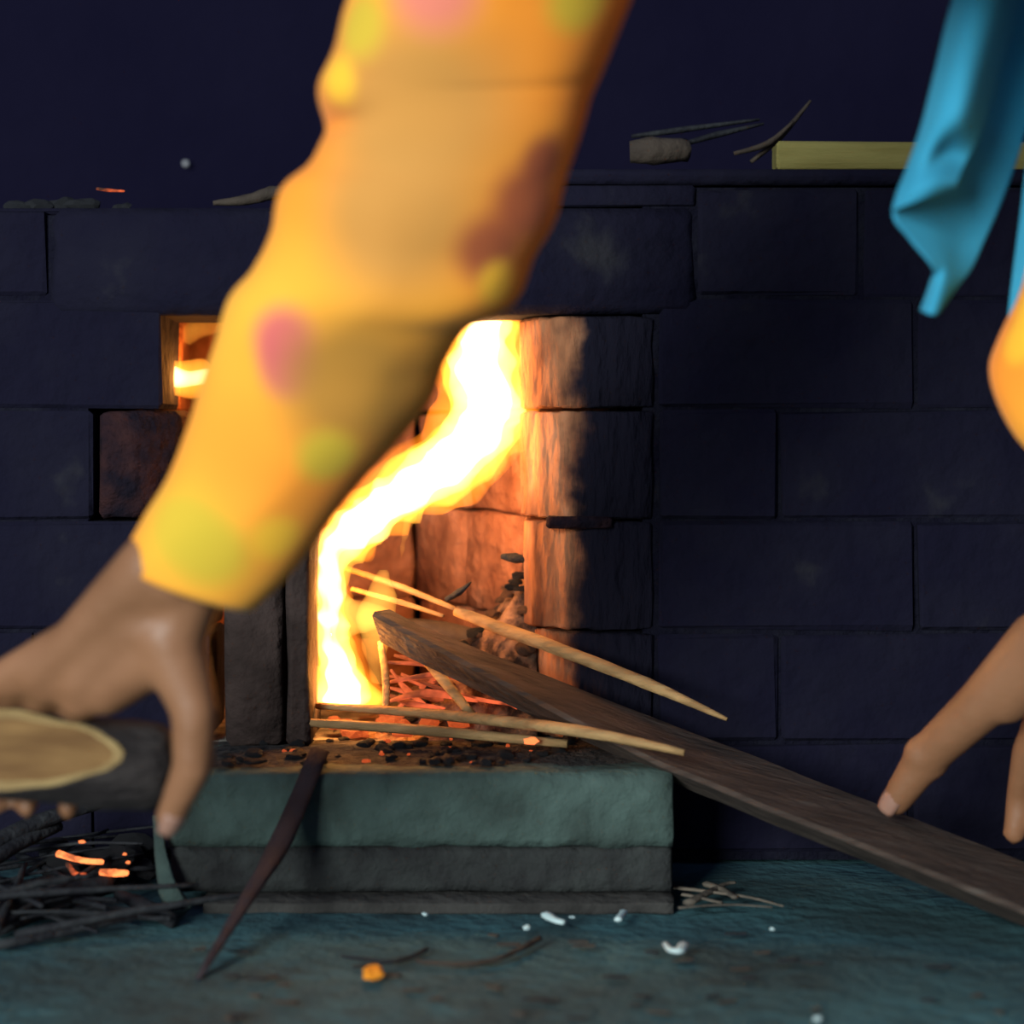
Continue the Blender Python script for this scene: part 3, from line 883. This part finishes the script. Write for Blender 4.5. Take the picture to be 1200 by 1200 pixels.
# right arm (at left in the picture), hand closed over the log
RS = P(850, -330, 1.02)
RE = P(470, 290, 1.132)
RW = P(202, 672, 1.172)
RM = P(590, -60, 1.082)
chain([RS, RM, RE, P(320, 480, 1.155), RW], [0.034, 0.036, 0.036, 0.033, 0.027])
wa = (P(215, 722, 1.185) - P(140, 690, 1.17)).normalized()
for q, en, er in ((-0.011, P(45, 792, 1.205), 0.012), (0.0, P(95, 800, 1.198), 0.014), (0.012, P(196, 772, 1.178), 0.019)):   # broad flat wrist running into the hand
    B.append(bone(RW + wa * q, en, 0.0235, er))
mcp = [P(96, 820, 1.205), P(56, 804, 1.210), P(17, 798, 1.216), P(-18, 804, 1.222)]
pip = [P(86, 842, 1.252), P(42, 836, 1.256), P(4, 836, 1.260), P(-28, 842, 1.260)]
dip = [P(84, 895, 1.268), P(38, 892, 1.271), P(2, 892, 1.272), P(-30, 895, 1.270)]
tip = [P(80, 948, 1.248), P(32, 946, 1.250), P(-4, 944, 1.252), P(-34, 940, 1.253)]
base = [P(178, 738, 1.178), P(166, 732, 1.178), P(152, 728, 1.180), P(140, 724, 1.182)]
for i in range(4):
    rr = [0.0165, 0.0155, 0.0145, 0.013][i]
    B.append(bone(base[i], mcp[i], 0.017, rr * 0.82))
    f = [1.0, 1.03, 0.98, 0.86][i]
    chain([mcp[i], pip[i], dip[i], tip[i]], [0.0118 * f, 0.0098 * f, 0.0088 * f, 0.0076 * f])
B.append(bone(P(200, 755, 1.178), P(125, 808, 1.20), 0.021, 0.017))           # web of the thumb
RT = [P(206, 758, 1.178), P(228, 832, 1.172), P(226, 898, 1.176), P(199, 958, 1.188)]
chain(RT, [0.0195, 0.0150, 0.0130, 0.0095])
B.append(bone(P(196, 745, 1.176), P(222, 815, 1.174), 0.021, 0.0165))

# left arm (at right in the picture), fingers and thumb set down on the plank
LS = Vector((0.46, 0.98, 0.74))
LE = P(1300, 300, 1.20)
LW = P(1262, 682, 1.375)
chain([LS, LE, LW], [0.027, 0.027, 0.029])
mcpL = [P(1232, 812, 1.428), P(1266, 816, 1.424), P(1298, 808, 1.42), P(1326, 796, 1.415)]
for i in range(4):
    o0 = P(1242 + 13 * i, 705, 1.380)
    B.append(bone(o0, mcpL[i], 0.017, 0.0135))
    dx = [0, 36, 70, 100][i]
    f = [1.0, 1.04, 0.98, 0.86][i]
    chain([mcpL[i], P(1204 + dx, 882, 1.462), P(1196 + dx, 932, 1.482), P(1189 + dx, 976 + dx * 0.22, 1.482 - dx * 0.0006)], [0.0135 * f, 0.0122 * f, 0.0112 * f, 0.0095 * f])
LT_ = [P(1222, 752, 1.395), P(1150, 826, 1.43), P(1086, 886, 1.468), P(1050, 938, 1.482)]
chain(LT_, [0.0250, 0.0195, 0.0165, 0.0122])
B.append(bone(P(1240, 755, 1.39), P(1178, 818, 1.42), 0.030, 0.0200))
B.append(bone(P(1081, 884, 1.466), P(1090, 892, 1.468), 0.0155, 0.0150))
B.append(bone(P(1210, 790, 1.41), P(1232, 815, 1.425), 0.016, 0.0135))

# torso, neck, head, legs
SH = (RS + LS) / 2
HIP = Vector((0.74, 0.52, 0.68))
NK = SH + Vector((-0.02, 0.05, 0.04))
side = (LS - RS).normalized()
for s in (-1, 1):
    B.append(bone(SH + side * 0.10 * s, SH.lerp(HIP, 0.35) + side * 0.075 * s, 0.058, 0.062))
    B.append(bone(SH.lerp(HIP, 0.35) + side * 0.075 * s, SH.lerp(HIP, 0.7) + side * 0.05 * s, 0.062, 0.060))
    B.append(bone(SH.lerp(HIP, 0.7) + side * 0.05 * s, HIP + side * 0.07 * s, 0.060, 0.085))
    B.append(bone(SH + side * 0.05 * s, (LS if s > 0 else RS), 0.055, 0.038))
HC = NK + Vector((-0.015, 0.115, 0.085))
B.append(bone(SH + Vector((0, 0.0, 0.01)), NK, 0.06, 0.052))
B.append(bone(NK, HC - Vector((0, 0.03, 0)), 0.05, 0.052))
fwd = Vector((-0.15, 0.75, -0.64)).normalized()          # the face looks down at the fire
hup = Vector((0, 0.65, 0.76)); hup = (hup - fwd * hup.dot(fwd)).normalized()
hs = fwd.cross(hup).normalized()
B.append(bone(HC - fwd * 0.02 + hup * 0.03, HC + fwd * 0.02 + hup * 0.03, 0.082, 0.078))
B.append(bone(HC + fwd * 0.02 - hup * 0.02, HC + fwd * 0.045 - hup * 0.065, 0.066, 0.040))
B.append(bone(HC + fwd * 0.085 + hup * 0.015, HC + fwd * 0.108 - hup * 0.022, 0.008, 0.013))     # nose
B.append(bone(HC + fwd * 0.078 - hup * 0.052 + hs * 0.018, HC + fwd * 0.078 - hup * 0.052 - hs * 0.018, 0.010, 0.010))  # lips
B.append(bone(HC + fwd * 0.078 + hup * 0.030 + hs * 0.032, HC + fwd * 0.078 + hup * 0.030 - hs * 0.032, 0.012, 0.012))  # brow
for s in (-1, 1):
    B.append(bone(HC + hs * 0.078 * s + hup * 0.018, HC + hs * 0.076 * s - hup * 0.022, 0.012, 0.009))   # ears
legs = [(HIP + side * 0.09, Vector((0.97, 0.90, 0.47)), Vector((0.96, 0.70, 0.08))), (HIP - side * 0.09, Vector((0.70, 0.90, 0.46)), Vector((0.72, 0.68, 0.07)))]
for h, k, a in legs:
    chain([h, k, a], [0.088, 0.060, 0.040])
    B.append(bone(k.lerp(a, 0.1), k.lerp(a, 0.5), 0.055, 0.052))
    B.append(bone(a + Vector((0, -0.02, -0.04)), a + Vector((-0.02, 0.12, -0.048)), 0.034, 0.026))
    for q in range(5):
        B.append(bone(a + Vector((-0.05 + 0.016 * q, 0.12, -0.055)), a + Vector((-0.055 + 0.016 * q, 0.165 - 0.004 * abs(q - 1), -0.058)), 0.013, 0.010))

V, Fc = merge(B)
me = bpy.data.meshes.new('body_raw')
me.from_pydata([tuple(v) for v in V], [], Fc)
raw = bpy.data.objects.new('body_raw', me)
COL.objects.link(raw)
rm = raw.modifiers.new('r', 'REMESH'); rm.mode = 'VOXEL'; rm.voxel_size = 0.0034; rm.use_smooth_shade = True
sm = raw.modifiers.new('s', 'SMOOTH'); sm.factor = 0.5; sm.iterations = 10
dg = bpy.context.evaluated_depsgraph_get()
body_me = bpy.data.meshes.new_from_object(raw.evaluated_get(dg))
bpy.data.objects.remove(raw, do_unlink=True)
body_me.materials.clear(); body_me.materials.append(M['skin'])
person = link('person', body_me, None, None, True, recenter=False)
tag(person, 'person crouching in a spotted orange tunic and blue scarf, hands on log and plank', 'person')

# finger nails that show: both thumbs
def nail(tipp, jointp, out, r=0.0075):
    ax_ = (tipp - jointp).normalized()
    out = (out - ax_ * out.dot(ax_)).normalized()
    sd = ax_.cross(out)
    V, Fc = [], []
    n = 7
    for i in range(n):
        for j in range(n):
            u = (i / (n - 1) - 0.5) * 2; v = (j / (n - 1) - 0.5) * 2
            w = r * (1 - 0.18 * max(0, v) ** 2)
            V.append(tipp + ax_ * (v * r * 1.15 + 0.001) + sd * (u * w) + out * (r * 1.26 - 0.0042 * u * u - 0.0012 * max(0, v)))
    for i in range(n - 1):
        for j in range(n - 1):
            a = i * n + j
            Fc.append((a, a + 1, a + n + 1, a + n))
    o = build('thumbnail', V, Fc, M['nail'], person)
    s = o.modifiers.new('t', 'SOLIDIFY'); s.thickness = 0.0012
    return o


nail(LT_[3], LT_[2], Vector((-0.5, -0.75, 0.45)), 0.0085)
nail(RT[3], RT[2], Vector((0.55, -0.8, 0.1)), 0.0068)
for s in (-1, 1):
    e = HC + fwd * 0.078 + hup * 0.012 + hs * 0.030 * s
    V, Fc = bone(e, e + fwd * 0.001, 0.0125, 0.0125)
    ey = build('eye', V, Fc, M['eye'], person)
    V, Fc = bone(e + fwd * 0.0085, e + fwd * 0.0095, 0.006, 0.006)
    build('iris', V, Fc, M['pupil'], person)
V, Fc = merge([bone(HC - fwd * 0.035 + hup * 0.045, HC + fwd * 0.015 + hup * 0.055, 0.088, 0.074), bone(HC - fwd * 0.03 - hup * 0.01, HC - fwd * 0.05 + hup * 0.03, 0.080, 0.080), bone(HC - fwd * 0.13 + hup * 0.0, HC - fwd * 0.14 + hup * 0.01, 0.04, 0.038)])
build('hair', V, Fc, M['hair'], person)

# ------------------------------------------------------------------ tunic
SL = [(800, -450, 1040, -340, 1.0), (700, -320, 960, -250, 1.015), (560, -180, 860, -150, 1.04), (440, -80, 775, -80, 1.075), (410, 0, 738, 0, 1.095), (392, 75, 708, 70, 1.11), (386, 112, 692, 112, 1.115), (380, 150, 682, 150, 1.118),
      (366, 192, 664, 205, 1.122), (334, 222, 648, 258, 1.125), (322, 272, 622, 300, 1.13), (302, 315, 603, 350, 1.135), (268, 352, 545, 378, 1.14),
      (252, 420, 518, 420, 1.148), (232, 488, 498, 474, 1.155), (203, 556, 428, 552, 1.163), (172, 610, 366, 634, 1.17), (147, 656, 298, 712, 1.175)]
sv, sf = loft_pairs(SL, 0.72, 64, 6, amp=0.0045, freq=16, seed=3, ridge=0.6)
# crease at the crook of the elbow
for i, p in enumerate(sv):
    q = P(388, 134, 1.07)
    dd = math.hypot((p.x - q.x) * 1.0, (p.z - q.z) * 2.2)
    q2 = P(385, 104, 1.115)
    p.x -= 0.011 * math.exp(-((p.z - q2.z) / 0.016) ** 2) * max(0, 1 - (p.x - q2.x + 0.01) / 0.05) if p.x < q2.x + 0.04 else 0
    if p.y < 1.14: p.y += 0.016 * math.exp(-(dd / 0.016) ** 2)
LSL = [(1600, -520, 1850, -380, 0.96), (1540, -395, 1765, -270, 0.985), (1424, -178, 1640, -55, 1.06), (1308, 42, 1522, 150, 1.135), (1238, 222, 1444, 305, 1.188), (1203, 338, 1410, 400, 1.225), (1176, 398, 1385, 480, 1.24), (1164, 436, 1370, 550, 1.25), (1176, 462, 1350, 590, 1.26)]
lv, lf = loft_pairs(LSL, 0.75, 56, 6, amp=0.004, freq=16, seed=8, ridge=0.6)


def torso_loft():
    V = []
    n, m = 48, 26
    for i in range(m + 1):
        t = i / m
        c = SH.lerp(HIP + (HIP - SH) * 0.12, t * 1.14 - 0.14) + Vector((0, 0, 0.0))
        ax_ = (HIP - SH).normalized()
        up_ = ax_.cross(side).normalized()
        if up_.z < 0: up_ = -up_
        w = 0.215 - 0.02 * math.sin(t * math.pi) + 0.01 * t
        h = 0.122 + 0.03 * t
        if t < 0.12:
            k = math.sqrt(max(0, 1 - ((0.12 - t) / 0.12) ** 2)); w *= 0.36 + 0.64 * k; h *= 0.50 + 0.50 * k
        for j in range(n):
            a = 2 * math.pi * j / n
            p = c + side * (w * math.cos(a)) + up_ * (h * math.sin(a))
            p += (p - c).normalized() * 0.006 * noise.noise(p * 14)
            V.append(p)
    return V, ring_faces(0, m + 1, n)


tv, tf = torso_loft()
V, Fc = merge([(sv, sf), (lv, lf), (tv, tf)])
tunic = build('tunic', V, Fc, None, person, recenter=False)
s_ = tunic.modifiers.new('cloth_thickness', 'SOLIDIFY'); s_.thickness = 0.0016; s_.offset = -1


def surf_at(px, py):
    best, bd = None, 1e9
    for p in sv + lv:
        qx = 600 + p.x / p.y * F; qy = HOR - (p.z - CAM_Z) / p.y * F
        e = math.hypot(qx - px, qy - py)
        if e < 16 and p.y < bd: bd, best = p.y, p
    return best.copy() if best else P(px, py, 1.10)


def tunic_material():
    m = bpy.data.materials.new('spotted_orange_cotton')
    m.use_nodes = True
    nt = m.node_tree; N, L = nt.nodes, nt.links
    b = N['Principled BSDF']
    b.inputs['Roughness'].default_value = 0.85
    b.inputs['Specular IOR Level'].default_value = 0.15
    b.inputs['Sheen Weight'].default_value = 0.1
    tc = N.new('ShaderNodeTexCoord')
    nz = N.new('ShaderNodeTexNoise'); nz.inputs['Scale'].default_value = 7; nz.inputs['Detail'].default_value = 2
    L.new(tc.outputs['Object'], nz.inputs['Vector'])
    rp = N.new('ShaderNodeValToRGB')
    rp.color_ramp.elements[0].position = 0.36; rp.color_ramp.elements[1].position = 0.66
    rp.color_ramp.elements[0].color = (0.98, 0.30, 0.028, 1); rp.color_ramp.elements[1].color = (0.98, 0.42, 0.040, 1)
    L.new(nz.outputs['Fac'], rp.inputs['Fac'])
    col = rp.outputs['Color']
    OL_, GR, MG, PK, YL, SHADE_RD = (0.56, 0.25, 0.055), (0.62, 0.42, 0.035), (0.66, 0.11, 0.13), (0.75, 0.20, 0.14), (0.95, 0.50, 0.035), (0.38, 0.085, 0.035)
    dots_and_shade = [(322, 395, 44, MG), (335, 445, 40, MG), (425, 455, 98, (0.40, 0.185, 0.03)), (485, 140, 130, OL_), (450, 250, 105, OL_), (500, -10, 58, PK), (412, 40, 42, GR), (385, 100, 30, YL),
            (690, 10, 42, GR), (205, 622, 62, GR), (255, 655, 50, GR), (395, 545, 40, GR), (335, 635, 34, YL), (630, 240, 52, SHADE_RD), (575, 300, 46, SHADE_RD), (650, 190, 34, SHADE_RD), (590, 340, 30, YL), (1180, 400, 30, YL), (1200, 360, 40, YL)]  # red-brown spots paint the shaded right side of the sleeve into the colour
    cen = [(surf_at(x, y), r * 0.00050, c) for x, y, r, c in dots_and_shade]
    rnd = random.Random(4)
    for i in range(26):                                     # the print goes on round the back and over the body
        p = rnd.choice(tv if i < 16 else lv[: len(lv) // 2])
        cen.append((p.copy(), rnd.uniform(0.025, 0.05), rnd.choice([OL_, GR, MG, PK, YL])))
    for c, r, k in cen:
        d = N.new('ShaderNodeVectorMath'); d.operation = 'DISTANCE'
        L.new(tc.outputs['Object'], d.inputs[0]); d.inputs[1].default_value = c
        mr = N.new('ShaderNodeMapRange'); mr.interpolation_type = 'SMOOTHSTEP'
        mr.inputs['From Min'].default_value = r * 0.40; mr.inputs['From Max'].default_value = r * 1.3
        mr.inputs['To Min'].default_value = 0.92; mr.inputs['To Max'].default_value = 0.0
        L.new(d.outputs['Value'], mr.inputs['Value'])
        mx = N.new('ShaderNodeMixRGB')
        L.new(mr.outputs[0], mx.inputs['Fac']); L.new(col, mx.inputs['Color1']); mx.inputs['Color2'].default_value = (*k, 1)
        col = mx.outputs['Color']
    L.new(col, b.inputs['Base Color'])
    return m


tunic.data.materials.append(tunic_material())

# ------------------------------------------------------------------ trousers
tr = []
for h, k, a in legs:
    path = cr([h, h.lerp(k, 0.5), k, k.lerp(a, 0.45), k.lerp(a, 0.85)], 5)
    n = len(path)
    rr = [0.118 + (0.066 - 0.118) * i / (n - 1) + 0.004 * math.sin(i * 2.1) for i in range(n)]
    tr.append(tube_data(path, rr, segs=24, caps=False, flat_dir=(1, 0, 0)))
tr.append(bone(HIP + side * 0.07, HIP - side * 0.07, 0.125, 0.125, segs=28))
V, Fc = merge(tr)
build('trousers', V, Fc, M['trouser'], person, recenter=False)

# ------------------------------------------------------------------ scarf
def sheet(rows, nu=26, nv_sub=7, fold=None):
    """rows: (y-independent) lists of (px, py, d) from left to right, lofted downwards"""
    cols = [cr([P(*p) for p in r], nu // (len(r) - 1)) for r in rows]
    n = min(len(c) for c in cols)
    G = []
    for j in range(n):
        G.append(cr([c[j] for c in cols], nv_sub))
    V, Fc = [], []
    h = len(G[0])
    for j in range(n):
        for i in range(h):
            V.append(G[j][i])
    for j in range(n - 1):
        for i in range(h - 1):
            a = j * h + i
            Fc.append((a, a + 1, a + h + 1, a + h))
    return V, Fc


# front flap: bright, convex, its hem curling
flapA = [
    [(1240, -420, 1.09), (1265, -420, 1.07), (1290, -420, 1.07), (1315, -420, 1.10)],
    [(1165, -140, 1.15), (1190, -140, 1.135), (1220, -140, 1.135), (1250, -140, 1.165)],
    [(1117, 0, 1.185), (1140, 0, 1.165), (1168, 0, 1.165), (1196, 0, 1.195)],
    [(1097, 80, 1.20), (1120, 80, 1.175), (1145, 80, 1.175), (1172, 80, 1.21)],
    [(1080, 148, 1.205), (1102, 140, 1.18), (1126, 140, 1.175), (1150, 152, 1.205)],
    [(1064, 195, 1.205), (1085, 185, 1.19), (1108, 178, 1.20), (1132, 190, 1.205)],
    [(1052, 225, 1.20), (1072, 220, 1.185), (1095, 212, 1.182), (1122, 212, 1.19)],
    [(1046, 247, 1.20), (1064, 240, 1.19), (1088, 230, 1.185), (1120, 220, 1.195)],
]
# rear fall: turned away from the light, tapering into the tail
flapB = [
    [(1290, -420, 1.09), (1320, -420, 1.11), (1350, -420, 1.14), (1370, -420, 1.16)],
    [(1215, -140, 1.165), (1250, -140, 1.185), (1275, -140, 1.215), (1295, -140, 1.235)],
    [(1165, 0, 1.20), (1196, 0, 1.215), (1222, 0, 1.245), (1245, 0, 1.265)],
    [(1120, 110, 1.215), (1155, 110, 1.225), (1185, 110, 1.255), (1213, 110, 1.275)],
    [(1085, 190, 1.218), (1118, 185, 1.222), (1158, 185, 1.25), (1190, 190, 1.27)],
    [(1047, 246, 1.205), (1085, 240, 1.222), (1130, 240, 1.245), (1170, 245, 1.26)],
    [(1066, 280, 1.207), (1093, 275, 1.22), (1126, 278, 1.24), (1154, 280, 1.25)],
    [(1092, 312, 1.21), (1106, 308, 1.218), (1122, 312, 1.23), (1138, 314, 1.24)],
    [(1091, 330, 1.225), (1102, 330, 1.215), (1112, 332, 1.22), (1121, 336, 1.23)],
    [(1079, 364, 1.23), (1087, 368, 1.22), (1096, 369, 1.22), (1104, 360, 1.23)],
]
flapC = [
    [(1330, -420, 1.14), (1350, -420, 1.13), (1370, -420, 1.15)],
    [(1250, 0, 1.25), (1275, 0, 1.235), (1300, 0, 1.25)],
    [(1208, 170, 1.28), (1235, 170, 1.265), (1262, 170, 1.28)],
    [(1194, 270, 1.285), (1222, 270, 1.27), (1250, 270, 1.285)],
    [(1184, 350, 1.29), (1212, 350, 1.275), (1240, 350, 1.29)],
    [(1180, 392, 1.29), (1210, 398, 1.275), (1238, 402, 1.29)],
]
# part over the shoulders to the neck, joining the hanging ends
wrapS = [
    [(1240, -420, 1.09), (1280, -420, 1.07), (1330, -420, 1.12), (1370, -420, 1.16)],
    [(1180, -560, 1.04), (1240, -590, 1.02), (1310, -600, 1.05), (1360, -590, 1.10)],
    [(1060, -690, 1.03), (1120, -730, 0.98), (1190, -740, 0.98), (1250, -730, 1.02)],
]
V, Fc = merge([sheet(flapA), sheet(flapB), sheet(flapC), sheet(wrapS)])
scarf = build('scarf', V, Fc, M['scarf'], person, recenter=False)
s_ = scarf.modifiers.new('cloth_thickness', 'SOLIDIFY'); s_.thickness = 0.0016; s_.offset = 0
tag(scarf, 'bright blue scarf with a pointed hanging tail')
